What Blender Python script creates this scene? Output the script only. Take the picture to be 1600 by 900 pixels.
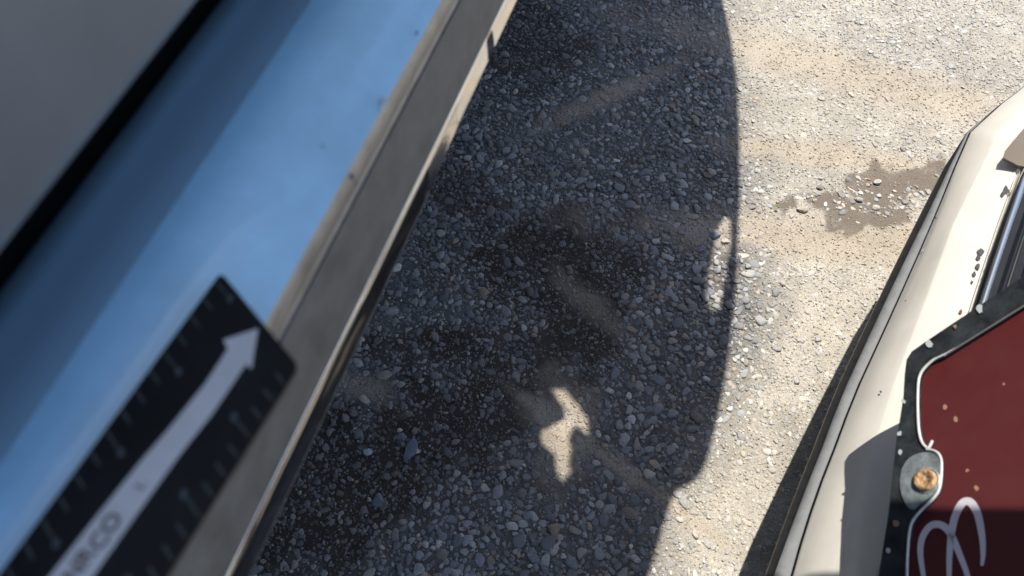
import bpy, bmesh, math, random
import numpy as np
from mathutils import Vector
from mathutils.geometry import tessellate_polygon

for o in list(bpy.data.objects): bpy.data.objects.remove(o)
S = bpy.context.scene
COL = S.collection
random.seed(4); RNG = np.random.default_rng(4)

# ------------------------------------------------------------------ camera, sky, sun, exposure
H = 1.1; TILT = math.radians(30.5); F = 1209.0
cd = bpy.data.cameras.new('camera'); cam = bpy.data.objects.new('camera', cd); COL.objects.link(cam)
cam.location = (0, 0, H); cam.rotation_euler = (TILT, 0, 0)
cd.sensor_width = 36; cd.lens = 36*F/1600; cd.clip_start = 0.01; cd.clip_end = 500
cd.dof.use_dof = True; cd.dof.focus_distance = 1.2; cd.dof.aperture_fstop = 27.2/3.5
S.camera = cam
SUNV = Vector((.13, .38, 1)).normalized()
W = bpy.data.worlds.new('World'); S.world = W; W.use_nodes = True
nt = W.node_tree; sky = nt.nodes.new('ShaderNodeTexSky'); sky.sky_type = 'NISHITA'; sky.sun_disc = False
sky.sun_elevation = math.asin(SUNV.z); sky.sun_rotation = math.atan2(SUNV.x, SUNV.y)
bg = nt.nodes['Background']; bg.inputs[1].default_value = 0.13; nt.links.new(sky.outputs[0], bg.inputs[0])
sd = bpy.data.lights.new('sun', 'SUN'); sd.energy = 4.5; sd.angle = math.radians(.45); sd.color = (1, .94, .83)
sun = bpy.data.objects.new('sun', sd); COL.objects.link(sun)
sun.rotation_euler = SUNV.to_track_quat('Z', 'Y').to_euler()
S.view_settings.view_transform = 'Standard'; S.view_settings.look = 'None'; S.view_settings.gamma = 1
S.view_settings.exposure = 0.42

# ------------------------------------------------------------------ helpers
def D(px, py):
    u = (px-800)/F; v = (450-py)/F
    return Vector((u, math.sin(TILT)+v*math.cos(TILT), -math.cos(TILT)+v*math.sin(TILT)))
O = Vector((0, 0, H))
def P(px, py, z=0.0):
    d = D(px, py); return O + d*((z-H)/d.z)
def onplane(px, py, c, n, lift=0.0):
    d = D(px, py); t = (c+n*lift-O).dot(n)/d.dot(n); return O + d*t

def mat(name, col, rough=.5, metal=0, coat=0, var=0.0, vscale=20, bump=0.0, bscale=200, col2=None, spec=.5, coatr=.05):
    m = bpy.data.materials.new(name); m.use_nodes = True; t = m.node_tree; b = t.nodes['Principled BSDF']
    b.inputs['Base Color'].default_value = (*col, 1); b.inputs['Roughness'].default_value = rough
    b.inputs['Metallic'].default_value = metal; b.inputs['Coat Weight'].default_value = coat
    b.inputs['Coat Roughness'].default_value = coatr; b.inputs['Specular IOR Level'].default_value = spec
    tc = t.nodes.new('ShaderNodeTexCoord')
    if var or col2:
        n = t.nodes.new('ShaderNodeTexNoise'); n.inputs['Scale'].default_value = vscale; n.inputs['Detail'].default_value = 8
        n.inputs['Roughness'].default_value = .65
        t.links.new(tc.outputs['Object'], n.inputs['Vector'])
        r = t.nodes.new('ShaderNodeValToRGB'); r.color_ramp.elements[0].position = .35; r.color_ramp.elements[1].position = .68
        a = col if col2 else tuple(c*(1-var) for c in col); c2 = col2 or tuple(min(1, c*(1+var)) for c in col)
        r.color_ramp.elements[0].color = (*a, 1); r.color_ramp.elements[1].color = (*c2, 1)
        t.links.new(n.outputs['Fac'], r.inputs[0]); t.links.new(r.outputs[0], b.inputs['Base Color'])
        mr = t.nodes.new('ShaderNodeMapRange'); mr.inputs['To Min'].default_value = max(.02, rough*.75); mr.inputs['To Max'].default_value = min(1, rough*1.3)
        t.links.new(n.outputs['Fac'], mr.inputs['Value']); t.links.new(mr.outputs[0], b.inputs['Roughness'])
    if bump:
        n2 = t.nodes.new('ShaderNodeTexNoise'); n2.inputs['Scale'].default_value = bscale; n2.inputs['Detail'].default_value = 4
        t.links.new(tc.outputs['Object'], n2.inputs['Vector'])
        bp = t.nodes.new('ShaderNodeBump'); bp.inputs['Strength'].default_value = bump; bp.inputs['Distance'].default_value = .002
        t.links.new(n2.outputs['Fac'], bp.inputs['Height']); t.links.new(bp.outputs[0], b.inputs['Normal'])
    return m

def mesh_obj(name, verts, faces, m, parent=None, smooth=False, origin=None):
    me = bpy.data.meshes.new(name)
    off = Vector(origin) if origin is not None else Vector((0, 0, 0))
    me.from_pydata([tuple(Vector(v)-off) for v in verts], [], faces); me.update()
    if smooth: me.polygons.foreach_set('use_smooth', [True]*len(me.polygons))
    me.materials.append(m)
    o = bpy.data.objects.new(name, me); COL.objects.link(o); o.location = off
    if parent:
        o.parent = parent
        off2 = Vector((0, 0, 0)); p = parent
        while p: off2 += p.location; p = p.parent
        o.location = off - off2
    return o
def tag(o, label=None, cat=None, group=None, kind=None):
    if label: o['label'] = label
    if cat: o['category'] = cat
    if group: o['group'] = group
    if kind: o['kind'] = kind
    return o
def empty(name, loc):
    o = bpy.data.objects.new(name, None); o.empty_display_size = .05; COL.objects.link(o); o.location = loc; return o

def prism(loops, thick):
    """loops: list of 3-D loops (first outer, others holes); thick: vector to the back face"""
    tri = tessellate_polygon(loops); flat = [v for l in loops for v in l]; n = len(flat)
    vs = flat + [v+thick for v in flat]
    fs = []
    for a, b, c in tri:
        nn = (flat[b]-flat[a]).cross(flat[c]-flat[a])
        if nn.dot(thick) > 0: b, c = c, b
        fs.append((a, b, c)); fs.append((a+n, c+n, b+n))
    k = 0
    for l in loops:
        L = len(l)
        for i in range(L):
            j = (i+1) % L; fs.append((k+i, k+j, k+j+n, k+i+n))
        k += L
    return vs, fs
def recalc(o):
    bm = bmesh.new(); bm.from_mesh(o.data); bmesh.ops.recalc_face_normals(bm, faces=bm.faces); bm.to_mesh(o.data); bm.free()
def catmull(pts, n=8):
    pts = [Vector(p) for p in pts]; out = []
    for i in range(len(pts)-1):
        p0 = pts[max(i-1, 0)]; p1 = pts[i]; p2 = pts[i+1]; p3 = pts[min(i+2, len(pts)-1)]
        for k in range(n):
            t = k/n
            out.append(.5*((2*p1)+(p2-p0)*t+(2*p0-5*p1+4*p2-p3)*t*t+(3*p1-p0-3*p2+p3)*t**3))
    out.append(pts[-1]); return out
def tube(path, rad, k=8, rads=None):
    vs = []; fs = []
    for i, p in enumerate(path):
        t = (path[min(i+1, len(path)-1)]-path[max(i-1, 0)]).normalized()
        a = t.cross(Vector((0, 0, 1)));  a = a.normalized() if a.length > 1e-4 else Vector((1, 0, 0)); b = t.cross(a)
        r = rads[i] if rads else rad
        for j in range(k):
            w = 2*math.pi*j/k; vs.append(p+(a*math.cos(w)+b*math.sin(w))*r)
    for i in range(len(path)-1):
        for j in range(k):
            j2 = (j+1) % k; fs.append((i*k+j, i*k+j2, (i+1)*k+j2, (i+1)*k+j))
    fs.append(tuple(range(k))); fs.append(tuple(range((len(path)-1)*k, len(path)*k))[::-1])
    return vs, fs
def ribbon(path, width, n):
    vs = []; fs = []
    for i, p in enumerate(path):
        t = (path[min(i+1, len(path)-1)]-path[max(i-1, 0)]).normalized(); s = t.cross(n).normalized()
        w = width[i] if hasattr(width, '__len__') else width
        vs += [p-s*w/2, p+s*w/2]
    for i in range(len(path)-1): fs.append((2*i, 2*i+1, 2*i+3, 2*i+2))
    return vs, fs
def grid(rows, name, m, parent, thick=None, smooth=True, origin=None):
    R = len(rows); C = len(rows[0]); vs = [v for r in rows for v in r]; fs = []
    for i in range(R-1):
        for j in range(C-1): fs.append((i*C+j, i*C+j+1, (i+1)*C+j+1, (i+1)*C+j))
    o = mesh_obj(name, vs, fs, m, parent, smooth, origin)
    if thick:
        md = o.modifiers.new('solid', 'SOLIDIFY'); md.thickness = thick; md.offset = -1
    return o
class MB:
    def __init__(s): s.v = []; s.f = []
    def add(s, vf):
        k = len(s.v); s.v += list(vf[0]); s.f += [tuple(i+k for i in f) for f in vf[1]]
    def build(s, name, m, parent=None, smooth=False, origin=None): return mesh_obj(name, s.v, s.f, m, parent, smooth, origin)

# ------------------------------------------------------------------ ground: zones of soil (soil kinds, with a sunlit tone painted in)
from mathutils import noise as mn
def vnoise(x, y, sc, seed=0, oct=3):
    """numpy value noise, -1..1"""
    out = np.zeros_like(x); amp = 1; tot = 0
    for o in range(oct):
        X = x*sc+seed*17.3; Y = y*sc+seed*9.1; xi = np.floor(X).astype(np.int64); yi = np.floor(Y).astype(np.int64)
        fx = X-xi; fy = Y-yi; fx = fx*fx*(3-2*fx); fy = fy*fy*(3-2*fy)
        def h(a, b):
            n = (a*374761393+b*668265263+seed*1442695+o*7919) & 0x7fffffff; n = ((n ^ (n >> 13))*1274126177) & 0x7fffffff
            return ((n ^ (n >> 16)) & 0xffff)/32767.5-1
        out += amp*((h(xi, yi)*(1-fx)+h(xi+1, yi)*fx)*(1-fy)+(h(xi, yi+1)*(1-fx)+h(xi+1, yi+1)*fx)*fy)
        tot += amp; amp *= .5; sc *= 2.1
    return out/tot
def proj(x, y, z=0):
    dep = y*math.sin(TILT)-(z-H)*math.cos(TILT); dep = np.maximum(dep, .05)
    return 800+F*x/dep, 450-F*(y*math.cos(TILT)+(z-H)*math.sin(TILT))/dep
def blob(x, y, px, py, rx, ry, ang=0, seed=1, rag=.35, soft=.25, fr=17):
    """soft-edged ragged patch on the ground, centred where P(px,py) falls; rx, ry in metres"""
    c = P(px, py); a = math.radians(ang); dx = x-c.x; dy = y-c.y
    u = (dx*math.cos(a)+dy*math.sin(a))/rx; v = (-dx*math.sin(a)+dy*math.cos(a))/ry
    d = np.sqrt(u*u+v*v)+vnoise(x, y, fr, seed, 5)*rag
    return np.clip((1-d)/soft+.5, 0, 1)
def zones(x, y):
    z = {}
    z['mud'] = np.maximum(blob(x, y, 1385, 300, .12, .05, 22, 3, 1.2, .2, 26), blob(x, y, 1325, 325, .085, .04, 0, 4, 1.2, .25, 26))*np.clip(.97+.5*vnoise(x, y, 60, 50, 3), 0, 1)
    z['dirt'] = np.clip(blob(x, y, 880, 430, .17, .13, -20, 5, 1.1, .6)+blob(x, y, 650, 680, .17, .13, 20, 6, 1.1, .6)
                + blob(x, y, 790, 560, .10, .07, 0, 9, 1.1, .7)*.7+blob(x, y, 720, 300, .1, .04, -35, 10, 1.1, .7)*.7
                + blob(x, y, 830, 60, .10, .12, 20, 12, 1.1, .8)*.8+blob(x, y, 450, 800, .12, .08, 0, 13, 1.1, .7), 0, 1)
    z['dust'] = np.clip(blob(x, y, 950, 150, .17, .020, 32, 7, .6, 1.0)+blob(x, y, 985, 740, .14, .012, -38, 8, .8, 1.0)  # dust, plus brightness painted in at the light patches
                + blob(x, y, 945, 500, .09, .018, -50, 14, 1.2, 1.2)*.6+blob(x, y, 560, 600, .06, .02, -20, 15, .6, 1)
                + blob(x, y, 880, 670, .04, .08, 0, 16, 1.2, 1)*.8+blob(x, y, 1350, 120, .45, .05, -22, 17, .6, 1.2)*.9  # blobs at the two light patches paint their brightness in
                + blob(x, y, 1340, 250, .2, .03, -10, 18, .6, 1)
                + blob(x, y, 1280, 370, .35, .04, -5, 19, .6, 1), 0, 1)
    e = .16+.22*np.clip((y-.25)/.35, 0, 1)+.05*vnoise(x, y, 4, 33, 2)                # sunlit side painted paler, its edge set along the shade line
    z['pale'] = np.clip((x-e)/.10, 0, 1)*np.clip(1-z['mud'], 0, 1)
    return z
def soil_height(x, y):
    return .004*vnoise(x, y, 5, 20, 3)+.0012*vnoise(x, y, 40, 21, 3)-.001
def soil_colour(x, y):
    z = zones(x, y); n = vnoise(x, y, 30, 22, 4)[:, None]; n2 = vnoise(x, y, 7, 23, 3)[:, None]
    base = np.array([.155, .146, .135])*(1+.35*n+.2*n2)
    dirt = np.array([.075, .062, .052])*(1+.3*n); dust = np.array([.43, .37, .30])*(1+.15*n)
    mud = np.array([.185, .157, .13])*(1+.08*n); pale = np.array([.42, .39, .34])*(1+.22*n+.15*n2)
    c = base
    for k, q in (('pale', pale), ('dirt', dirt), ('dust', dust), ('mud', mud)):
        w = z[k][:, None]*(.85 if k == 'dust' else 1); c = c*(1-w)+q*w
    return np.clip(c, .01, .9), z

def attr_mat(name, rough, bumps=((600, .25, .0015),), spec=.3, detail=0.2, mult=1.0):
    m = bpy.data.materials.new(name); m.use_nodes = True; t = m.node_tree; b = t.nodes['Principled BSDF']
    a = t.nodes.new('ShaderNodeVertexColor'); a.layer_name = 'Col'
    tc = t.nodes.new('ShaderNodeTexCoord')
    n = t.nodes.new('ShaderNodeTexNoise'); n.inputs['Scale'].default_value = 450; n.inputs['Detail'].default_value = 6
    t.links.new(tc.outputs['Object'], n.inputs['Vector'])
    mr = t.nodes.new('ShaderNodeMapRange'); mr.inputs['From Min'].default_value = .3; mr.inputs['From Max'].default_value = .7
    mr.inputs['To Min'].default_value = (1-detail)*mult; mr.inputs['To Max'].default_value = (1+detail)*mult
    t.links.new(n.outputs['Fac'], mr.inputs['Value'])
    mx = t.nodes.new('ShaderNodeVectorMath'); mx.operation = 'SCALE'
    t.links.new(a.outputs['Color'], mx.inputs[0]); t.links.new(mr.outputs[0], mx.inputs['Scale'])
    t.links.new(mx.outputs[0], b.inputs['Base Color'])
    b.inputs['Roughness'].default_value = rough; b.inputs['Specular IOR Level'].default_value = spec
    prev = None
    for sc, st, di in bumps:
        nn = t.nodes.new('ShaderNodeTexNoise'); nn.inputs['Scale'].default_value = sc; nn.inputs['Detail'].default_value = 5
        t.links.new(tc.outputs['Object'], nn.inputs['Vector'])
        bp = t.nodes.new('ShaderNodeBump'); bp.inputs['Strength'].default_value = st; bp.inputs['Distance'].default_value = di
        t.links.new(nn.outputs['Fac'], bp.inputs['Height'])
        if prev: t.links.new(prev.outputs[0], bp.inputs['Normal'])
        prev = bp
    t.links.new(prev.outputs[0], b.inputs['Normal'])
    return m
def set_col(me, vcol):
    at = me.color_attributes.new('Col', 'FLOAT_COLOR', 'POINT')
    at.data.foreach_set('color', np.concatenate([vcol, np.ones((len(vcol), 1))], 1).astype(np.float32).ravel())

X0, X1, Y0, Y1 = -1.3, 1.9, -.6, 2.6
nx, ny = 640, 640
gx = np.linspace(X0, X1, nx); gy = np.linspace(Y0, Y1, ny); GX, GY = np.meshgrid(gx, gy); fx = GX.ravel(); fy = GY.ravel()
edge = np.minimum.reduce([fx-X0, X1-fx, fy-Y0, Y1-fy]); ew = np.clip(edge/.1, 0, 1)
fz = soil_height(fx, fy)*ew
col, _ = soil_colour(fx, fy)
idx = np.arange(nx*ny).reshape(ny, nx)
quads = np.stack([idx[:-1, :-1], idx[:-1, 1:], idx[1:, 1:], idx[1:, :-1]], -1).reshape(-1, 4)
me = bpy.data.meshes.new('ground')
# a frame of big faces carries the same sheet out to the horizon
far = np.array([[-150, -150, 0], [150, -150, 0], [150, 150, 0], [-150, 150, 0]], float)
V = np.concatenate([np.stack([fx, fy, fz], 1), far]); b0 = nx*ny
me.vertices.add(len(V)); me.vertices.foreach_set('co', V.ravel())
rim = [list(idx[0, :]), list(idx[:, -1]), list(idx[-1, ::-1]), list(idx[::-1, 0])]
poly = [list(map(int, q)) for q in []]
ngons = []
for k in range(4):
    r = [int(i) for i in rim[k]]; ngons.append([b0+k, b0+(k+1) % 4]+r[::-1])
loops = list(quads.ravel()); starts = list(range(0, 4*len(quads), 4)); tot = [4]*len(quads)
for g in ngons: starts.append(len(loops)); tot.append(len(g)); loops += g
me.loops.add(len(loops)); me.loops.foreach_set('vertex_index', loops)
me.polygons.add(len(starts)); me.polygons.foreach_set('loop_start', starts); me.polygons.foreach_set('loop_total', tot)
me.update(calc_edges=True); me.validate()
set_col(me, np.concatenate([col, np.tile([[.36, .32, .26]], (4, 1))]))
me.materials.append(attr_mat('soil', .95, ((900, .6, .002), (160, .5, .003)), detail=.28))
g = bpy.data.objects.new('ground', me); COL.objects.link(g); g['kind'] = 'structure'

# ------------------------------------------------------------------ gravel
def ico(sub):
    bm = bmesh.new(); bmesh.ops.create_icosphere(bm, subdivisions=sub, radius=1)
    v = np.array([x.co[:] for x in bm.verts]); f = np.array([[q.index for q in p.verts] for p in bm.faces]); bm.free(); return v, f
def stones(name, x, y, size, flat, colr, sink, sub, m, smooth, jitter=.22, tilt=.16):
    v, f = ico(sub); n = len(x); nv = len(v); k = 24
    var = []
    for i in range(k):                                   # a few dozen chipped shapes
        s = v.copy(); s[:, 2] = np.minimum(s[:, 2], RNG.uniform(.35, .7))
        for c in range(11):                               # flat facets knocked off the sphere
            d = RNG.normal(size=3); d /= np.linalg.norm(d); h = RNG.uniform(.45, .85)
            p = s@d; s -= np.maximum(p-h, 0)[:, None]*d
        s *= 1+RNG.normal(size=(nv, 1))*jitter*.25
        var.append(s)
    var = np.array(var)[RNG.integers(0, k, n)]
    sc = np.stack([size*RNG.uniform(.9, 1.35, n), size*RNG.uniform(.75, 1.05, n), size*flat], 1)/2
    pts = var*sc[:, None, :]
    a = RNG.uniform(0, 2*np.pi, n); tx = RNG.normal(size=n)*tilt; ty = RNG.normal(size=n)*tilt
    ca, sa = np.cos(tx), np.sin(tx); Y = pts[:, :, 1]*ca[:, None]-pts[:, :, 2]*sa[:, None]; Z = pts[:, :, 1]*sa[:, None]+pts[:, :, 2]*ca[:, None]
    Xx = pts[:, :, 0]; ca, sa = np.cos(ty), np.sin(ty); X2 = Xx*ca[:, None]+Z*sa[:, None]; Z = -Xx*sa[:, None]+Z*ca[:, None]
    ca, sa = np.cos(a), np.sin(a); Xr = X2*ca[:, None]-Y*sa[:, None]; Yr = X2*sa[:, None]+Y*ca[:, None]
    z0 = soil_height(x, y)+sc[:, 2]*(1-2*sink)
    out = np.stack([Xr+x[:, None], Yr+y[:, None], Z+z0[:, None]], 2).reshape(-1, 3)
    F_ = (f[None]+(np.arange(n)*nv)[:, None, None]).reshape(-1, 3)
    me = bpy.data.meshes.new(name); me.vertices.add(len(out)); me.vertices.foreach_set('co', out.ravel())
    me.loops.add(F_.size); me.loops.foreach_set('vertex_index', F_.ravel())
    me.polygons.add(len(F_)); me.polygons.foreach_set('loop_start', np.arange(0, F_.size, 3)); me.polygons.foreach_set('loop_total', np.full(len(F_), 3))
    me.update(calc_edges=True)
    if smooth: me.polygons.foreach_set('use_smooth', np.ones(len(F_), bool))
    set_col(me, np.repeat(colr, nv, 0)); me.materials.append(m)
    o = bpy.data.objects.new(name, me); COL.objects.link(o); return o
PAL = np.array([[.24, .245, .26], [.32, .325, .335], [.40, .40, .39], [.19, .20, .215], [.34, .30, .26], [.46, .44, .41], [.25, .22, .20], [.40, .32, .24], [.60, .58, .55]])
PW = np.array([.22, .22, .15, .15, .09, .07, .05, .03, .02])
def stone_cols(x, y, warm=0):
    n = len(x); c = PAL[RNG.choice(len(PAL), n, p=PW)]*RNG.uniform(.75, 1.25, (n, 1))
    sc, z = soil_colour(x, y)
    w = np.clip(.12+.46*z['pale']+.5*z['dust']+.45*z['dirt']+.28*vnoise(x, y, 6, 61, 3)+RNG.normal(size=n)*.15, 0, .9)[:, None]     # dust on the stones, plus the painted sunlit tone
    c = c*(1+.60*z['pale'][:, None]+.5*z['mud'][:, None])  # stones painted brighter on the sunlit side, paler on the mud
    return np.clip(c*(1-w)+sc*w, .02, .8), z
def scatter(n):
    """points over the parking ground, thinner away from the gap between the vehicles"""
    x = RNG.uniform(-1.0, 1.7, n*3); y = RNG.uniform(-.4, 2.3, n*3)
    return x, y
def poisson(x, y, r):
    """keep a point only if its cell neighbours leave it room"""
    cell = {}; keep = []
    g = r.max()
    for i in range(len(x)):
        cx = int(x[i]//g); cy = int(y[i]//g); ok = True
        for a in (-1, 0, 1):
            for b in (-1, 0, 1):
                for j in cell.get((cx+a, cy+b), ()):
                    if (x[i]-x[j])**2+(y[i]-y[j])**2 < (.5*(r[i]+r[j])*.60)**2: ok = False; break
                if not ok: break
            if not ok: break
        if ok: cell.setdefault((cx, cy), []).append(i); keep.append(i)
    return np.array(keep)
sm = attr_mat('stone', .75, ((700, .35, .001), (2500, .2, .0005)), spec=.45, detail=.22)
n = 360000
x = RNG.uniform(-.95, 1.65, n); y = RNG.uniform(-.35, 2.2, n)
px_, py_ = proj(x, y)
size = np.exp(RNG.normal(size=n)*.36)*.0093
size = np.clip(size, .0045, .024)
z = zones(x, y)
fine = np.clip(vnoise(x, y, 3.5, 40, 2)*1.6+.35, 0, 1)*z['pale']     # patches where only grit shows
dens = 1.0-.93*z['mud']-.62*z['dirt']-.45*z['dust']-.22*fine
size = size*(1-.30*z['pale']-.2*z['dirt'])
keep = RNG.uniform(size=n) < dens
x, y, size = x[keep], y[keep], size[keep]
o_ = np.argsort(-size+RNG.normal(size=len(size))*.0035); x, y, size = x[o_], y[o_], size[o_]
k = poisson(x, y, size); x, y, size = x[k], y[k], size[k]
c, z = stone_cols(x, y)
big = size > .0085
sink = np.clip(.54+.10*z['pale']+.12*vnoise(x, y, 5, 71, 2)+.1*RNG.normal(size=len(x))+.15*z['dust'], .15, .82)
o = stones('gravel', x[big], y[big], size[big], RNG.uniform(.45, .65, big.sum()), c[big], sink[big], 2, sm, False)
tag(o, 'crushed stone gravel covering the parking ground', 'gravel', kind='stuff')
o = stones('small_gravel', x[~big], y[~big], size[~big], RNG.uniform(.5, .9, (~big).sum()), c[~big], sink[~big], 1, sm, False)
tag(o, 'small stone chips lying between the larger gravel', 'gravel', kind='stuff')
n = 230000
x = RNG.uniform(-.95, 1.65, n); y = RNG.uniform(-.35, 2.2, n); z = zones(x, y)
keep = RNG.uniform(size=n) < (.75-.62*z['mud']+.2*z['dirt']); x, y = x[keep], y[keep]
c, z = stone_cols(x, y); size = np.clip(np.exp(RNG.normal(size=len(x))*.4)*.0028, .0012, .006)
o = stones('grit', x, y, size, RNG.uniform(.6, 1, len(x)), c, np.full(len(x), .3), 1, sm, False)
tag(o, 'fine grit and sand grains between the stones', 'grit', kind='stuff')

def pebble(px, py, size, colr, label, flat=.7, rot=0., elong=1.2):
    bm = bmesh.new(); bmesh.ops.create_icosphere(bm, subdivisions=3, radius=1)
    p = P(px, py); h = float(soil_height(np.array([p.x]), np.array([p.y]))[0])
    cuts = [(Vector(RNG.normal(size=3)).normalized(), RNG.uniform(.6, .85)) for _ in range(10)]
    for v in bm.verts:
        for d, q in cuts:
            e = v.co.dot(d)-q
            if e > 0: v.co -= d*e
        v.co.x *= size/2*elong; v.co.y *= size/2*.85; v.co.z *= size/2*flat
    me = bpy.data.meshes.new('pebble'); bm.to_mesh(me); bm.free()
    me.materials.append(mat('pebble', colr, .75, var=.25, vscale=300, bump=.5, bscale=900))
    o = bpy.data.objects.new('pebble', me); COL.objects.link(o); o.location = (p.x, p.y, h+size*flat*.28); o.rotation_euler = (0, 0, rot)
    tag(o, label, 'pebble', 'loose stones on the dirt'); return o
pebble(1371, 286, .013, (.62, .58, .53), 'round white pebble on the bare brown mud patch', .9)
pebble(1358, 280, .006, (.60, .24, .10), 'tiny orange stone chip beside the white pebble on the mud')
pebble(1342, 313, .013, (.46, .42, .38), 'pale grey stone in the middle of the brown mud patch')
pebble(1368, 325, .013, (.48, .45, .40), 'pale flat stone at the lower right of the mud patch', .5)
pebble(1253, 328, .018, (.47, .40, .32), 'tan stone at the left rim of the mud patch', .6)
pebble(1281, 294, .011, (.28, .26, .23), 'dark grey stone on the upper left rim of the mud patch', .8)
pebble(641, 703, .024, (.17, .19, .25), 'large bluish slate stone standing out of the dark dirt', .5, 1.3, 1.5)
pebble(651, 705, .008, (.55, .48, .42), 'small pinkish chip touching the large bluish stone')
pebble(624, 672, .008, (.6, .58, .54), 'small white chip in the dark dirt above the dark round stone')
pebble(628, 683, .014, (.18, .20, .23), 'dark round stone just below a small white chip in dirt', .8)
pebble(574, 706, .013, (.40, .42, .48), 'pale angular stone alone in the dark dirt near the chrome edge', .6)
pebble(591, 783, .020, (.15, .18, .22), 'dark greenish blue stone near the bottom of the dark dirt', .5, 1.4)
pebble(1134, 377, .014, (.50, .45, .42), 'pinkish stone inside the narrow sliver of sunlight', .7)
pebble(1117, 369, .017, (.24, .27, .31), 'smooth round grey blue stone left of the sliver of sunlight', .7)

# green leaf scrap
lp = P(1213, 327); lm = mat('green_leaf', (.24, .36, .06), .6, var=.2)
pts = [Vector((math.cos(a)*.0035*(1 if i % 2 else .8), math.sin(a)*.0022, .001*math.sin(3*a))) for i, a in enumerate(np.linspace(0, 2*math.pi, 13)[:-1])]
vs, fs = prism([[lp+Vector((0, 0, .009))+p for p in pts]], Vector((0, 0, -.0006)))
tag(mesh_obj('leaf_scrap', vs, fs, lm, origin=lp+Vector((0, 0, .008))), 'tiny green leaf scrap on gravel left of the mud patch', 'leaf')

# ------------------------------------------------------------------ left vehicle, blue step bumper under a grey tailgate
DL = Vector((.305, .952, 0)).normalized(); UL = Vector((.952, -.305, 0)).normalized()
def rz(px, z): return (P(px, 247, z)).dot(UL), z
def LP(s, r, z): return DL*s+UL*r+Vector((0, 0, z))
blue = mat('mirrored_sky_blue', (.36, .66, .92), .25, coat=.8, var=.07, vscale=35, bump=.02, bscale=30, spec=.6, coatr=.04)  # blue base colour stands for sky mirrored in the panel
greyp = mat('grey_tailgate_paint', (.12, .14, .165), .4, metal=0, coat=.15, var=.22, vscale=5, coatr=.2)
silver = mat('worn_metal_edge', (.36, .345, .32), .45, metal=.6, var=.2, vscale=60, bump=.05)
plastic = mat('grey_plastic_trim', (.135, .133, .128), .62, var=.25, vscale=45, bump=.25, bscale=700, col2=None)
chrome = mat('chrome', (.80, .78, .74), .10, metal=1, var=.04, vscale=40, bump=.03, bscale=90)
black = mat('black_plastic', (.018, .018, .02), .4, var=.2, vscale=60)
dark = mat('gap_darkening_black', (.02, .02, .02), .8, var=.2)
veh = empty('blue_vehicle', LP(.4, -.9, 0))
tag(veh, 'blue vehicle with grey panel and chrome edged bumper shading the gravel on the left', 'vehicle')
def extrude(profile, name, m, s0=-1.1, s1=2.6, thick=.002, ns=36, parent=veh):
    rows = [[LP(s0+(s1-s0)*i/ns, r, z) for i in range(ns+1)] for r, z in profile]
    return grid(rows, name, m, parent, None, True)
def smoothp(pts, n=6): return [(p.x, p.y) for p in catmull([Vector((a, b, 0)) for a, b in pts], n)]
r_cr, z_cr = rz(320, .866); r_bl, z_bl = rz(555, .846)
r_tl = rz(589, .803); r_tr = rz(668, .745)
# blue upper surface: concave behind the crease, then flat out to the rolled edge
blue_prof = [(r_cr, z_cr), (r_cr+.004, z_cr-.0003), (r_cr+.02, z_cr-.003), (r_bl-.012, z_bl+.0065), (r_bl-.005, z_bl+.003), (r_bl, z_bl)]
extrude(blue_prof, 'bumper_top', blue)
blue_lifted = mat('lifted_blue_paint', (.42, .70, .97), .45, coat=.25, var=.05, vscale=6, coatr=.15)  # lighter copy of the blue, raised to offset the tailgate's shade
extrude(smoothp([(r_cr-.072, .814), (r_cr-.066, .834), (r_cr-.057, .845), (r_cr-.044, .852), (r_cr-.03, .8555), (r_cr-.010, .8625), (r_cr-.0004, z_cr-.0003)], 4), 'bumper_step', blue_lifted)
roll = smoothp([(r_bl, z_bl), (r_bl+.0012, z_bl-.004), (r_bl+.0005, z_bl-.010), (r_bl-.003, z_bl-.02), (r_tl[0]-.001, r_tl[1]+.008), (r_tl[0], r_tl[1])], 5)
extrude(roll, 'rolled_edge', silver)
trim = smoothp([r_tl, (r_tl[0]+.0012, r_tl[1]-.002), ((r_tl[0]+r_tr[0])/2+.0015, (r_tl[1]+r_tr[1])/2), (r_tr[0]+.0006, r_tr[1]+.003), r_tr], 5)
extrude(trim, 'trim_strip', plastic)
chp = [r_tr]; kpx = lambda px: rz(px, .7)[0]/(H-.7)
hh = H-r_tr[1]; kk = kpx(668)
for px2, ta in ((669.5, 1.6), (671.5, .5), (674, .2), (678, .10), (684, .06), (691, .035)):      # each facet leans back by ta
    k2 = kpx(px2); h2 = hh*(kk-ta)/(k2-ta); hh, kk = h2, k2; chp.append((k2*h2, H-h2))

def chprof(sv):
    """cross-section of the bright strip: the outer face leans back beyond SK and tucks under before it"""
    w = min(1, max(0, (sv-SK)/.05)); w = w*w*(3-2*w); wob = .05*math.sin(sv*31+1)+.04*math.sin(sv*73)
    out = [r_tr]; hh = H-r_tr[1]; kk = kpx(668)
    for px2, a, b in ((669.5, 1.6, 1.6), (671.5, .5, .5), (674, .16+wob, .2), (678, -.03+wob*.5, .10), (684, -.10, .06), (691, -.16, .035)):
        if px2 > 680: px2 += (1-w)*(px2-680)*.4
        ta = a*(1-w)+b*w; k2 = kpx(px2); h2 = hh*(kk-ta)/(k2-ta); hh, kk = h2, k2; out.append((k2*h2, H-h2))
    return smoothp(out, 5)
SK = P(680, 262, .735).dot(DL)
ns = 140; svs = [-1.1+3.7*(i/ns) for i in range(ns+1)]
svs = sorted(svs+[SK-.02+.1*i/20 for i in range(21)]+[-.1+.6*i/80 for i in range(81)])
prs = [chprof(v) for v in svs]
KB = 18                                              # from this facet outwards the strip is painted black as reflected shade before SK
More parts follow.
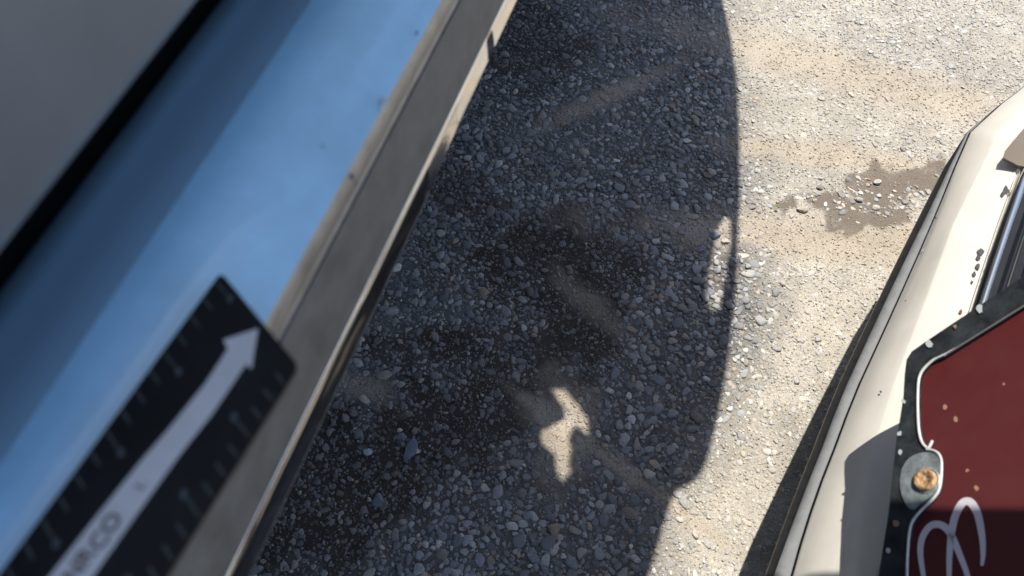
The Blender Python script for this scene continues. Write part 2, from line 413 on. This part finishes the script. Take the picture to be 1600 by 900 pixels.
grid([[LP(v, *pr[k]) for v, pr in zip(svs, prs)] for k in range(KB)], 'chrome_strip', chrome, veh)
up = [(v, pr) for v, pr in zip(svs, prs) if v >= SK-.005]; lo = [(v, pr) for v, pr in zip(svs, prs) if v <= SK]; lo.append(up[0])
lo = sorted(lo[:-1]+[q for q in up if q[0] <= up[0][0]], key=lambda q: q[0])
grid([[LP(v, *pr[k]) for v, pr in up] for k in range(KB-1, len(prs[0]))], 'chrome_strip', chrome, veh)
grid([[LP(v, *pr[k]) for v, pr in lo if v <= up[0][0]] for k in range(KB-1, len(prs[0]))], 'reflected_shade_edge', mat('reflected_shade_gloss', (.006, .006, .007), .12, spec=.35), veh)
mesh_obj('edge_bead', *tube([LP(v, pr[-1][0]-.0004, pr[-1][1]-.0003) for v, pr in lo], .0007, 6), plastic, veh, True)
CHP = chprof(0); CHP[-1] = (CHP[-1][0]-.003, CHP[-1][1])
grid([[LP(v, *pr[-1]) for v, pr in zip(svs, prs)], [LP(v, pr[-1][0]-.03, pr[-1][1]-.01) for v, pr in zip(svs, prs)]], 'chrome_return', dark, veh)
rb, zb = CHP[-1]
extrude([(rb-.025, zb-.004), (rb-.03, zb-.02), (rb-.10, .60), (rb-.17, .40), (rb-.3, .33), (rb-1.6, .33)], 'underbody', dark)
NBL = (Vector((0, 0, 1))+UL*.4).normalized()
for i, (px, py, w, cc_) in enumerate([(600, 158, 9, (.7, .75, .8)), (597, 168, 5, (.75, .78, .8)), (549, 276, 7, (.12, .13, .16)), (556, 285, 4, (.12, .13, .16)), (505, 229, 3, (.15, .2, .3)), (652, 50, 3, (.15, .2, .3)), (185, 498, 4, (.15, .2, .3)), (168, 560, 3, (.15, .2, .3))]):
    rr = random.Random(i); r_ = r_bl-.003 if px > 540 else r_bl-.012; zz_ = z_bl+.0022 if px > 540 else z_bl+.0075
    cc0 = LP(0, r_, zz_); pts = []
    for k in range(9):
        a = 2*math.pi*k/9; q = w*rr.uniform(.5, 1.2); pts.append(onplane(px+q*math.cos(a)*.6, py+q*math.sin(a), cc0, NBL, .0006))
    vs, fs = prism([pts], NBL*-.0004); o = mesh_obj('scuff_mark', vs, fs, mat('scuff', cc_, .7, var=.3, vscale=200), veh); recalc(o)
# grey tailgate hanging over the inner half of the bumper
r_t, z_t = rz(116, .918)
extrude(smoothp([(r_t-.03, z_t+.004), (r_t-.006, z_t-.001), (r_t, z_t+.003), (r_t-.001, z_t+.03), (r_t-.006, z_t+.10), (r_t-.004, z_t+.2), (r_t-.02, 1.27)], 6), 'tailgate', greyp)
extrude([(r_t-.03, z_t+.004), (r_t-.04, .89), (r_t-.09, .82), (r_cr-.072, .813)], 'gap_darkening', dark)  # black strip put in to darken the gap under the tailgate
extrude(smoothp([(r_t-.02, 1.27), (r_t-.05, 1.31), (r_t-.5, 1.34), (r_t-1.5, 1.30), (r_t-1.62, 1.2), (r_t-1.65, .35)], 5), 'body_shell', greyp)
for s in (-1.1, 2.6):
    pts = [LP(s, r, z) for r, z in ((rb-.3, .33), (rb-.17, .40), (rb-.10, .60), (rb-.03, .70), (rb-.03, .83), (r_t-.03, .89), (r_t-.03, 1.27), (r_t-1.62, 1.27), (r_t-1.62, .33))]
    vs, fs = prism([pts], DL*(.01 if s > 0 else -.01)); mesh_obj('end_panel', vs, fs, greyp, veh)
for s in (-.75, 1.95):                                             # wheels under the body
    c = LP(s, -.42, .33); vs, fs = tube([c, c-UL*.03, c-UL*.2, c-UL*.22], .3, 40, [.29, .33, .33, .29]); mesh_obj('wheel', vs, fs, mat('tyre_rubber', (.03, .03, .03), .85, bump=.5), veh)

Hd = (P(1385, 900, .46)-P(1413, 580, .46)).normalized(); Wd = Vector((-Hd.y, Hd.x, 0)); Wd = Wd if Wd.x > 0 else -Wd
bb = math.radians(38); NP = (-Wd*math.cos(bb)+Vector((0, 0, 1))*math.sin(bb)).normalized(); PC = P(1413, 580, .46)
# added unseen lid over the gap: outline and holes cut to shape its shade
ZL = 1.30
SH = Vector((SUNV.x/SUNV.z, SUNV.y/SUNV.z, 0))*ZL + Vector((0, 0, ZL))
def L_(px, py): return P(px, py)+SH
out = [(1128, -8), (1143, 60), (1152, 130), (1156, 220), (1156, 320), (1152, 420), (1143, 520), (1132, 600), (1118, 670), (1105, 718), (1092, 742), (1075, 754), (1060, 760), (1050, 780), (1040, 812), (1028, 852), (1014, 900), (990, 1000)]
outer = [L_(*p) for p in out]
def upsun(p): return p+SUNV*((ZL-p.z)/SUNV.z)
e1, e2 = upsun(onplane(1480, 785, PC, NP)), upsun(onplane(1620, 785, PC, NP)); e0 = upsun(P(1235, 892, .30))
ex = (e2-e1).normalized()
LOBE = [Vector((.27, .56, ZL)), e0+Vector((-.01, 0, 0)), e1, e2, e2+ex*.3, e2+ex*.3+Vector((.05, -.12, 0))]  # lobe added to shade the plate and bumper
p0 = outer[-1]; p1 = outer[0]
outer += [*LOBE, Vector((.34, .40, ZL)), Vector((.10, .32, ZL)), Vector((-.01, .18, ZL)), Vector((-.12, .08, ZL)), LP(-.1, r_t-.04, ZL), LP(2.25, r_t-.04, ZL)]
outer += [Vector((p1.x-.085, p1.y+.20, ZL)), Vector((p1.x-.05, p1.y+.155, ZL)), Vector((p1.x-.02, p1.y+.08, ZL))]
HOLES = [[(1134, 335), (1142, 338), (1142, 380), (1134, 425), (1126, 482), (1114, 488), (1104, 474), (1107, 430), (1115, 390), (1121, 355)],  # openings invented to let the sun patches through
 [(856, 600), (884, 610), (908, 630), (922, 658), (918, 680), (904, 668), (890, 662), (893, 690), (892, 735), (884, 752), (873, 742), (869, 712), (862, 690), (866, 664), (884, 655), (880, 632), (862, 620)],
 [(838, 655), (850, 640), (858, 655), (856, 690), (848, 705), (838, 690)], [(835, 716), (848, 712), (852, 726), (840, 730)],
 [(528, 590), (545, 592), (590, 612), (600, 625), (585, 628), (550, 615), (532, 606)]]
def ragged(h, amp, rr=random.Random(8)):
    out = []
    for i, a in enumerate(h):
        b = h[(i+1) % len(h)]; n = max(1, int(math.hypot(b[0]-a[0], b[1]-a[1])/7))
        for k in range(n): out.append((a[0]+(b[0]-a[0])*k/n+rr.uniform(-amp, amp), a[1]+(b[1]-a[1])*k/n+rr.uniform(-amp, amp)))
    return out
HOLES[1] = ragged([(856, 600), (882, 608), (906, 628), (922, 656), (920, 678), (902, 666), (890, 672), (892, 705), (892, 738), (883, 752), (873, 742), (869, 708), (856, 704), (846, 688), (848, 670), (866, 662), (884, 650), (884, 634), (864, 616)], 3)
HOLES[2] = ragged([(818, 672), (828, 668), (830, 690), (822, 696)], 1)
HOLES = [[L_(*p) for p in h] for h in HOLES]
vs, fs = prism([outer]+HOLES[:2], Vector((0, 0, .012)))
blocker = mesh_obj('shade_blocker', vs, fs, mat('pale_bounce_paint', (.55, .55, .55), .4, coat=.3), veh); recalc(blocker)  # pale so its underside bounces light onto the bumper

# ------------------------------------------------------------------ ruler lying on the blue bumper
C0 = LP(0, r_cr, z_cr+.0022); NR = (Vector((0, 0, 1))+UL*.02).normalized()
def RP(px, py, lift=0): return onplane(px, py, C0, NR, lift)
ru = RP(250, 700)
rul = empty('scale_ruler', RP(200, 800, -.001)); tag(rul, 'black measuring ruler with white arrow lying across the blue bumper', 'ruler')
A = RP(345, 425); B = RP(467, 572); AL = (RP(20, 868)-A).normalized(); W_ = (B-A)
AX = AL; wid = W_.length; WX = W_.normalized(); LEN = .30   # its end is cut on a slant
WP = (W_-AX*W_.dot(AX)).normalized()
def RL(a, w, lift=0): return A+AX*a+WX*w+NR*lift
def rounded(w0, w1, a0, a1, r, n=6):
    pts = []
    for cx, cy, t0 in ((a0+r, w0+r, 180), (a1-r, w0+r, 270), (a1-r, w1-r, 0), (a0+r, w1-r, 90)):
        for i in range(n+1):
            t = math.radians(t0+90*i/n); pts.append((cx+r*math.cos(t), cy+r*math.sin(t)))
    return pts
vs, fs = prism([[RL(a, w) for a, w in rounded(0, wid, 0, LEN, .0025)]], NR*-.0014)
rb_ = mesh_obj('ruler_body', vs, fs, mat('black_ruler_plastic', (.010, .011, .012), .42, var=.3, vscale=40, bump=.1, spec=.4), rul); recalc(rb_)
tickm = mat('worn_grey_green_print', (.075, .088, .08), .7, var=.3, vscale=200)
numm = mat('grey_print', (.18, .21, .23), .7, var=.2, vscale=200)
aw = (RP(402, 513)-A).dot(WX)
def bar(a, w0, w1, t=.0008, lift=.0003): return [RL(a-t/2, w0, lift), RL(a+t/2, w0, lift), RL(a+t/2, w1, lift), RL(a-t/2, w1, lift)]
mb = MB(); nb = MB()
def loc_(px, py):
    q = RP(px, py)-A; w = q.dot(WP)/WX.dot(WP); return (q-WX*w).dot(AX), w
a_l = [loc_(363, 477)[0], loc_(288, 583)[0], loc_(193, 710)[0], loc_(82, 848)[0]]
a_r = [loc_(435, 547)[0], loc_(362, 646)[0], loc_(285, 762)[0], loc_(187, 893)[0]]
stepL = (a_l[3]-a_l[0])/3; stepR = (a_r[3]-a_r[0])/3
for i in range(-1, 48):
    for side, a0, st, wl in ((0, a_l[0]-.0008, stepL, 0), (1, a_r[0]-.0008, stepR, 1)):
        a = a0+i*st/4
        if a < .002 or a > LEN-.003: continue
        long = i % 4 == 0; ln = .0075 if long else .0055; e = .0012
        w0, w1 = (e, e+ln) if side == 0 else (wid-e-ln, wid-e)
        q4 = bar(a, w0, w1); mesh_obj('tick_mark', *prism([q4], NR*-.0002), tickm, rul, origin=q4[0])
        if long:
            w = e+ln+.0016 if side == 0 else wid-e-ln-.0016
            ring = []; fr = []
            for j in range(14):
                t = 2*math.pi*j/14
                ring += [RL(a+.0012*math.cos(t), w+.0011*math.sin(t), .0004), RL(a+.0007*math.cos(t), w+.0005*math.sin(t), .0004)]
            for j in range(14): k2 = (j+1) % 14; fr.append((2*j, 2*k2, 2*k2+1, 2*j+1))
            mesh_obj('numeral', ring, fr, numm, rul, origin=ring[0])
def RPl(pts, lift=.0005): return [RP(x, y, lift) for x, y in pts]
arrow = RPl([(403, 513), (393, 576), (384, 569), (330, 648), (286, 703), (250, 752), (200, 822), (145, 900), (60, 1020), (-40, 1160), (-90, 1120), (10, 985), (78, 900), (150, 808), (198, 748), (222, 718), (262, 672), (320, 600), (356, 545), (349, 531)])
vs, fs = prism([arrow], NR*-.0002)
arw = mesh_obj('white_arrow', vs, fs, mat('white_print', (.80, .78, .77), .5, var=.06, vscale=60, bump=.1), rul)
def text(body, px, py, size, dirv, upv, m, parent, lift=.0009):
    cu = bpy.data.curves.new('t', 'FONT'); cu.body = body; cu.size = size; cu.align_x = 'CENTER'; cu.align_y = 'CENTER'; cu.extrude = 0.00005
    cu.offset = size*.012
    ob = bpy.data.objects.new('t', cu); COL.objects.link(ob); bpy.context.view_layer.update()
    me = bpy.data.meshes.new_from_object(ob.evaluated_get(bpy.context.evaluated_depsgraph_get())); bpy.data.objects.remove(ob)
    q = RP(px, py, lift)
    vs = [q+dirv*v.co.x+upv*v.co.y+NR*v.co.z for v in me.vertices]; fs = [tuple(p.vertices) for p in me.polygons]
    return mesh_obj('lettering', vs, fs, m, parent)
ink = mat('dark_ink', (.16, .14, .14), .7)
text('1.', 221, 759, .0048, -AX, -WP, ink, arw)
text('CO', 166, 830, .0072, -AX, -WP, ink, arw)
text('NR', 124, 884, .0072, -AX, -WP, ink, arw)

# ------------------------------------------------------------------ white car on the right
car = empty('white_car', P(1500, 500, 0)+Vector((.5, 0, 0)))
tag(car, 'dusty white car with scuffed front bumper and black lip at the right', 'car')
white = mat('dusty_white_paint', (.80, .775, .72), .32, coat=.6, var=.05, vscale=18, bump=.04, bscale=40, coatr=.08)
lipm = mat('rubber_lip', (.055, .055, .06), .5, var=.25, vscale=60, bump=.2, bscale=400)
lipg = mat('grey_weathered_plastic', (.15, .158, .17), .6, var=.2, vscale=50, bump=.15, bscale=500)
Ys = [1500, 1250, 1050, 950, 900, 850, 800, 750, 700, 650, 600, 550, 500, 450, 400, 350, 310, 284, 262, 240, 222, 208]
def interp(tab, yv):
    tab = sorted(tab, key=lambda p: p[1]); ys = [p[1] for p in tab]; xs = [p[0] for p in tab]
    if yv > ys[-1]:
        return xs[-1]+(yv-ys[-1])*(xs[-1]-xs[-2])/(ys[-1]-ys[-2])
    return float(np.interp(yv, ys, xs))
T0 = [(1512, 205), (1475, 262), (1440, 330), (1400, 410), (1352, 510), (1300, 622), (1275, 690), (1250, 752), (1222, 825), (1195, 900), (1150, 1025)]
def offs(t, tab): return [(x+float(np.interp(y, [q[0] for q in tab], [q[1] for q in tab])), y) for x, y in t]
T0b = offs(T0, [(205, 1), (284, 11), (500, 13), (900, 14), (1300, 18)])
T1 = offs(T0, [(205, 3), (284, 20), (400, 28), (500, 31), (650, 31), (800, 32), (900, 40), (1300, 52)])
T2 = [(1590, 140), (1560, 210), (1524, 280), (1489, 351), (1457, 440), (1427, 520), (1395, 605), (1368, 690), (1337, 800), (1305, 900), (1265, 1020)]
T3 = [(1680, 120), (1630, 190), (1583, 275), (1550, 365), (1512, 480), (1475, 600), (1440, 700), (1405, 800), (1370, 900), (1325, 1020)]
ZZ = {0: .285, 1: .291, 2: .296, 3: .353, 4: .386}
def rowP(tab, zf, ys=Ys, dx=0): return [P(interp(tab, y)+dx, y, zf(y) if callable(zf) else zf) for y in ys]
# corner of the bumper: the last columns wrap round to the right
corner = {0: [(1560, 176), (1640, 140), (1740, 110)], 1: [(1560, 172), (1640, 136), (1740, 106)], 2: [(1560, 166), (1600, 134), (1740, 90)], 3: [(1640, 128), (1690, 112), (1780, 80)], 4: [(1720, 118), (1780, 100), (1860, 70)]}
def full(k, tab):
    return rowP(tab, ZZ[k])+[P(x, y, ZZ[k]) for x, y in corner[k]]
R0, R0b, R1, R2, R3 = full(0, T0), full(1, T0b), full(2, T1), full(3, T2), full(4, T3)
below = [p+Vector((.02, -.008, -.012)) for p in R0]; below2 = [p+Vector((.09, -.035, -.17)) for p in R0]; below3 = [p+Vector((.7, -.2, -.15)) for p in R0]
def lerp(a, b, t, bul=0, n=Vector((-.85, .3, .4))): return [p+(q-p)*t+n*bul for p, q in zip(a, b)]
grid([below3, below2, below, R0], 'underbody', dark, car)
blackl = mat('matt_black_lip', (.016, .016, .018), .75, var=.3, vscale=80, spec=.15)
tan = mat('dusty_lip_edge', (.22, .17, .12), .7, var=.3, vscale=120)
grid([R0, lerp(R0, R0b, .13, .0006)], 'lip_edge', tan, car)
grid([lerp(R0, R0b, .13, .0006), lerp(R0, R0b, .7, -.0012), R0b], 'bumper_lip', blackl, car)
grid([R0b, lerp(R0b, R1, .15, .0015), lerp(R0b, R1, .5, .0022), lerp(R0b, R1, .9, .0015), R1], 'lower_trim', lipg, car)
G1 = [p+Vector((.002, -.0007, .0005)) for p in R1]
body_rows = [G1, lerp(G1, R2, .04, .0018), lerp(G1, R2, .12, .0032), lerp(G1, R2, .5, .0045), lerp(G1, R2, .85, .0022), lerp(G1, R2, .97, .0008), lerp(R2, R3, .03, .0006), lerp(R2, R3, .25, .0012), lerp(R2, R3, .7, .0012), lerp(R2, R3, .95, .0004), R3, [p+Vector((.004, -.002, -.004)) for p in R3], [p+Vector((.010, -.004, -.015)) for p in R3]]
cols = [catmull([r[j] for r in body_rows], 2) for j in range(len(R1))]
grid([[c[i] for c in cols] for i in range(len(cols[0]))], 'bumper_cover', white, car)
# chrome strip and grille beyond the bright face
CH1 = [p+Vector((.0015, -.001, .002)) for p in rowP(T3, .386)]
T4 = offs(T3, [(120, 20), (275, 26), (365, 27), (480, 27), (1100, 30)])
CH2 = rowP(T4, .40)
def arcrow(a, b, t, h): return [p+(q-p)*t+Vector((-.35, .1, 1))*h for p, q in zip(a, b)]
k0 = 15
chs = [CH1, arcrow(CH1, CH2, .12, .003), arcrow(CH1, CH2, .4, .0055), arcrow(CH1, CH2, .75, .0045), arcrow(CH1, CH2, .95, .002), CH2, [p+Vector((.002, 0, -.02)) for p in CH2]]
grid([[r[i] for i in range(0, len(Ys)-3)] for r in chs], 'grille_chrome', chrome, car)
grl = mat('grille_black', (.012, .013, .015), .35, var=.2)
gb = MB()
ga = [CH2[i]+Vector((.0, 0, -.015)) for i in range(0, len(Ys)-2)]; gbk = [p+Vector((.25, -.06, -.03)) for p in ga]
gb.add(([*ga, *gbk], [(i, i+1, len(ga)+i+1, len(ga)+i) for i in range(len(ga)-1)]))
grp = gb.build('grille', grl, car, True)
sl = MB()
for t in (.012, .03, .05, .07, .09, .115, .14, .165, .19, .22):
    sl.add(tube([p+Vector((t, -t*.24, .004+t*.25)) for p in CH2[:len(Ys)-2]], .0022, 6))
sl.build('grille_bar', grl, car, True)
# brown recess at the top corner of the bumper
rcs = mat('shaded_recess_plastic', (.20, .17, .14), .6, var=.1)
n4 = Vector((-.5, .25, .83)).normalized(); cR = P(1590, 235, .392)
pp = [onplane(x, y, cR, n4) for x, y in [(1600, 200), (1640, 170), (1700, 150), (1720, 240), (1640, 268), (1608, 262), (1590, 258), (1567, 246), (1570, 236), (1583, 220)]]
vs, fs = prism([pp], n4*-.006); recalc(mesh_obj('fog_lamp_recess', vs, fs, rcs, car))
# chips and scuffs along the top edge
def chip(px, py, w, m, cc, nn, name='paint_chip', k=9, seed=0, par=None, lift=0.0006):
    rr = random.Random(seed); pts = []
    for i in range(k):
        a = 2*math.pi*i/k; q = w*rr.uniform(.6, 1.15); pts.append(onplane(px+q*math.cos(a), py+q*math.sin(a)*1.2, cc, nn, lift))
    vs, fs = prism([pts], nn*-.0004); o = mesh_obj(name, vs, fs, m, par or car); recalc(o); return o
NB = Vector((-.62, .36, .70)).normalized()
chipm = mat('dark_paint_chip', (.10, .10, .11), .7, var=.4, vscale=300); redm = mat('rust_speck', (.25, .07, .03), .8)
def bpt(py, t):   # a point on the bright face at picture height py
    a = P(interp(T2, py), py, ZZ[3]); b = P(interp(T3, py), py, ZZ[4]); return a+(b-a)*t
# ------------------------------------------------------------------ licence plate with its bracket
Hd = (P(1385, 900, .46)-P(1413, 580, .46)).normalized(); Wd = Vector((-Hd.y, Hd.x, 0)); Wd = Wd if Wd.x > 0 else -Wd
bb = math.radians(38); UPD = (Wd*math.sin(bb)+Vector((0, 0, 1))*math.cos(bb)).normalized(); NP = (-Wd*math.cos(bb)+Vector((0, 0, 1))*math.sin(bb)).normalized()
PC = P(1413, 580, .46)
def Q(px, py, lift=0): return onplane(px, py, PC, NP, lift)
framem = mat('black_plate_frame', (.028, .034, .040), .4, var=.6, vscale=50, bump=.25, bscale=250, spec=.5)
plate = mesh_obj('license_plate', *prism([[Q(x, y, -.004) for x, y in [(1429, 570), (1470, 548), (1620, 455), (1800, 345), (1980, 500), (1950, 1250), (1405, 1250), (1408, 900), (1425, 800), (1428, 700)]]], NP*-.0015), mat('dark_red_plate', (.14, .017, .020), .6, var=.12, vscale=22, col2=(.15, .026, .028), spec=.3), car)
recalc(plate)
# fine diagonal weave of the reflective sheeting
pm = plate.data.materials[0]; t = pm.node_tree; wv = t.nodes.new('ShaderNodeTexWave'); wv.inputs['Scale'].default_value = 260; wv.bands_direction = 'DIAGONAL'
wv.inputs['Distortion'].default_value = .4
tc = t.nodes.new('ShaderNodeTexCoord'); t.links.new(tc.outputs['Object'], wv.inputs[0])
bp = t.nodes.new('ShaderNodeBump'); bp.inputs['Strength'].default_value = 1.0; bp.inputs['Distance'].default_value = .002
t.links.new(wv.outputs['Fac'], bp.inputs['Height']); t.links.new(bp.outputs[0], t.nodes['Principled BSDF'].inputs['Normal'])
outerF = [(1385, 1250), (1372, 900), (1388, 800), (1400, 690), (1411, 620), (1413, 585), (1416, 562), (1424, 549), (1445, 534), (1600, 430), (1800, 300), (2030, 480), (1990, 1300)]
innerF = [(1418, 1200), (1418, 900), (1419, 865), (1424, 822), (1437, 800), (1461, 777), (1469, 760), (1471, 722), (1465, 708), (1452, 700), (1440, 690), (1436, 665), (1435, 615), (1438, 586), (1455, 565), (1475, 556), (1600, 478), (1800, 352), (1960, 500), (1935, 1230)]
vs, fs = prism([[Q(x, y, 0) for x, y in outerF], [Q(x, y, 0) for x, y in innerF]], NP*-.006)
fr = mesh_obj('plate_frame', vs, fs, framem, plate); recalc(fr)
md = fr.modifiers.new('bev', 'BEVEL'); md.width = .0008; md.segments = 2; md.limit_method = 'ANGLE'
lipw = mat('rim_highlight_paint', (.62, .64, .62), .35, var=.15, vscale=120, coat=.4)  # raised rim with its edge highlight painted pale
rimp = [(1500, 540), (1475, 554), (1455, 565), (1438, 585), (1434, 615), (1435, 665), (1440, 690), (1450, 700), (1457, 688)]
path = catmull([Q(x, y, .0005) for x, y in rimp], 6)
nr = len(path); rads = [.00035+.0009*min(1, i/12) for i in range(nr)]
rb1 = mesh_obj('frame_rim', *tube(path, 0, 8, rads), lipw, plate, True)
rimp = [(1448, 702), (1458, 704), (1466, 709), (1471, 722), (1469, 758), (1460, 777), (1436, 801), (1423, 822), (1418, 865), (1417, 930), (1417, 1050)]
path = catmull([Q(x, y, .0005) for x, y in rimp], 6)
mesh_obj('frame_rim', *tube(path, .00115, 8), lipw, plate, True)
# upper rim, duller grey beyond the painted highlight
path = catmull([Q(x, y, .0004) for x, y in [(1475, 556), (1520, 528), (1600, 478), (1700, 415)]], 6)
mesh_obj('frame_rim', *tube(path, .0008, 8), mat('dull_grey_rim', (.16, .15, .15), .6), plate, True)
# bolt with washer
steel = mat('zinc_washer', (.38, .44, .46), .45, metal=.6, var=.3, vscale=120, bump=.3, bscale=300)
rust = mat('rusty_bolt_head', (.42, .22, .09), .6, metal=.3, var=.45, vscale=250, bump=1.0, bscale=350, col2=(.62, .45, .28))
ws = [(1408, 735), (1418, 718), (1436, 708), (1458, 708), (1468, 722), (1467, 758), (1456, 774), (1440, 785), (1424, 796), (1412, 782), (1406, 758)]
wp = catmull([Q(x, y, .0012) for x, y in ws+[ws[0]]], 4)[:-1]
vs, fs = prism([wp], NP*-.0012); wo = mesh_obj('washer', vs, fs, steel, plate); recalc(wo)
c = Q(1443, 752, 0); px_m = (Q(1453, 752)-Q(1443, 752)).length/10
def disc_ring(c, r, h0, prof, k=24):
    a = Hd; b = NP.cross(a).normalized(); vs = []; fs = []
    for rr, hh in prof:
        for j in range(k):
            w = 2*math.pi*j/k; vs.append(c+(a*math.cos(w)+b*math.sin(w))*rr+NP*hh)
    for i in range(len(prof)-1):
        for j in range(k): j2 = (j+1) % k; fs.append((i*k+j, i*k+j2, (i+1)*k+j2, (i+1)*k+j))
    fs.append(tuple(range((len(prof)-1)*k, len(prof)*k))); return vs, fs
R = 18*px_m; c = c+(Q(1448, 752)-Q(1443, 752))
o = mesh_obj('bolt', *disc_ring(c, R, 0, [(R*1.02, .001), (R*1.0, .0035), (R*.86, .0045), (R*.62, .0047), (R*.55, .0038), (R*.1, .0036)]), rust, wo, True)
o = mesh_obj('bolt_ring', *disc_ring(c+Hd*0, R, 0, [(R*1.22, .0012), (R*1.2, .0019), (R*1.06, .0019), (R*1.05, .0012)]), steel, wo, True)
# dust specks
spk = mat('pale_dust_speck', (.45, .50, .52), .8); spk2 = mat('tan_mud_speck', (.34, .20, .13), .8)
for i, (x, y, w, mm) in enumerate([(1451, 537, 6, spk), (1530, 482, 6, spk), (1411, 627, 3.5, spk), (1405, 677, 4, spk), (1406, 707, 4, spk), (1400, 817, 5, spk2), (1387, 860, 4, spk), (1492, 510, 3, spk2)]):
    chip(x, y, w, mm, PC, NP, 'dust_speck', 8, i, plate, .0012)
for i, (x, y, w) in enumerate([(1476, 636, 3.5), (1493, 655, 4), (1511, 735, 3), (1525, 762, 4), (1568, 600, 2)]):
    chip(x, y, w, spk2, PC, NP, 'dust_speck', 8, 20+i, plate, -.0036)
# white script letters
scr = mat('white_script_print', (.62, .60, .66), .5)
def script(pts, w0, w1, name='script_letter'):
    path = catmull([Q(x, y, -.0034) for x, y in pts], 8); n = len(path)
    ww = [(w0+(w1-w0)*math.sin(math.pi*i/(n-1)))*px_m for i in range(n)]
    mesh_obj(name, *ribbon(path, ww, NP), scr, plate)
script([(1449, 935), (1442, 895), (1438, 862), (1442, 838), (1455, 821), (1472, 821), (1486, 836), (1500, 868), (1513, 905), (1522, 960)], 5, 11)
script([(1484, 960), (1483, 905), (1484, 860), (1490, 815), (1502, 788), (1515, 784), (1527, 802), (1534, 835), (1536, 865), (1534, 884)], 4, 12)

# chips on the bumper
for i, (x, y, w) in enumerate([(1442, 391, 2.2), (1376, 612, 1.8), (1462, 340, 1.5), (1480, 320, 1.2), (1415, 470, 1.3)]):
    k1, k2 = interp(T1, y), interp(T2, y); a = P(k1, y, ZZ[2]); b = P(k2, y, ZZ[3]); chip(x, y, w, spk if i == 0 else chipm, a+(b-a)*((x-k1)/(k2-k1)), Vector((-.85, .35, .4)).normalized(), 'dust_speck', 7, 80+i, None, .0052)
for i, (x, y, w) in enumerate([(1572, 297, 6), (1567, 303, 3.5), (1533, 393, 6), (1529, 402, 4), (1527, 416, 4.5), (1522, 428, 4), (1519, 440, 2)]):
    c = bpt(y, (x-interp(T2, y))/(interp(T3, y)-interp(T2, y))); chip(x, y, w, chipm, c, NB, 'paint_chip', 11, 40+i, None, .0022)
c = bpt(487, .85); chip(1501, 487, 3, redm, c, NB, 'paint_chip', 8, 60, None, .0022)

# hood and body of the white car, outside the picture on the right
Hb = Hd
hood_rows = []
for a, z_ in ((.30, .62), (.36, .70), (.5, .78), (.8, .84), (1.2, .9)):
    hood_rows.append([Vector((.19, 0, 0))+(-Hd)*s+Wd*a+Vector((0, 0, z_-.02*(s*1.2)**2)) for s in np.linspace(-.9, .75, 16)])
grid(hood_rows, 'hood', white, car, .003)
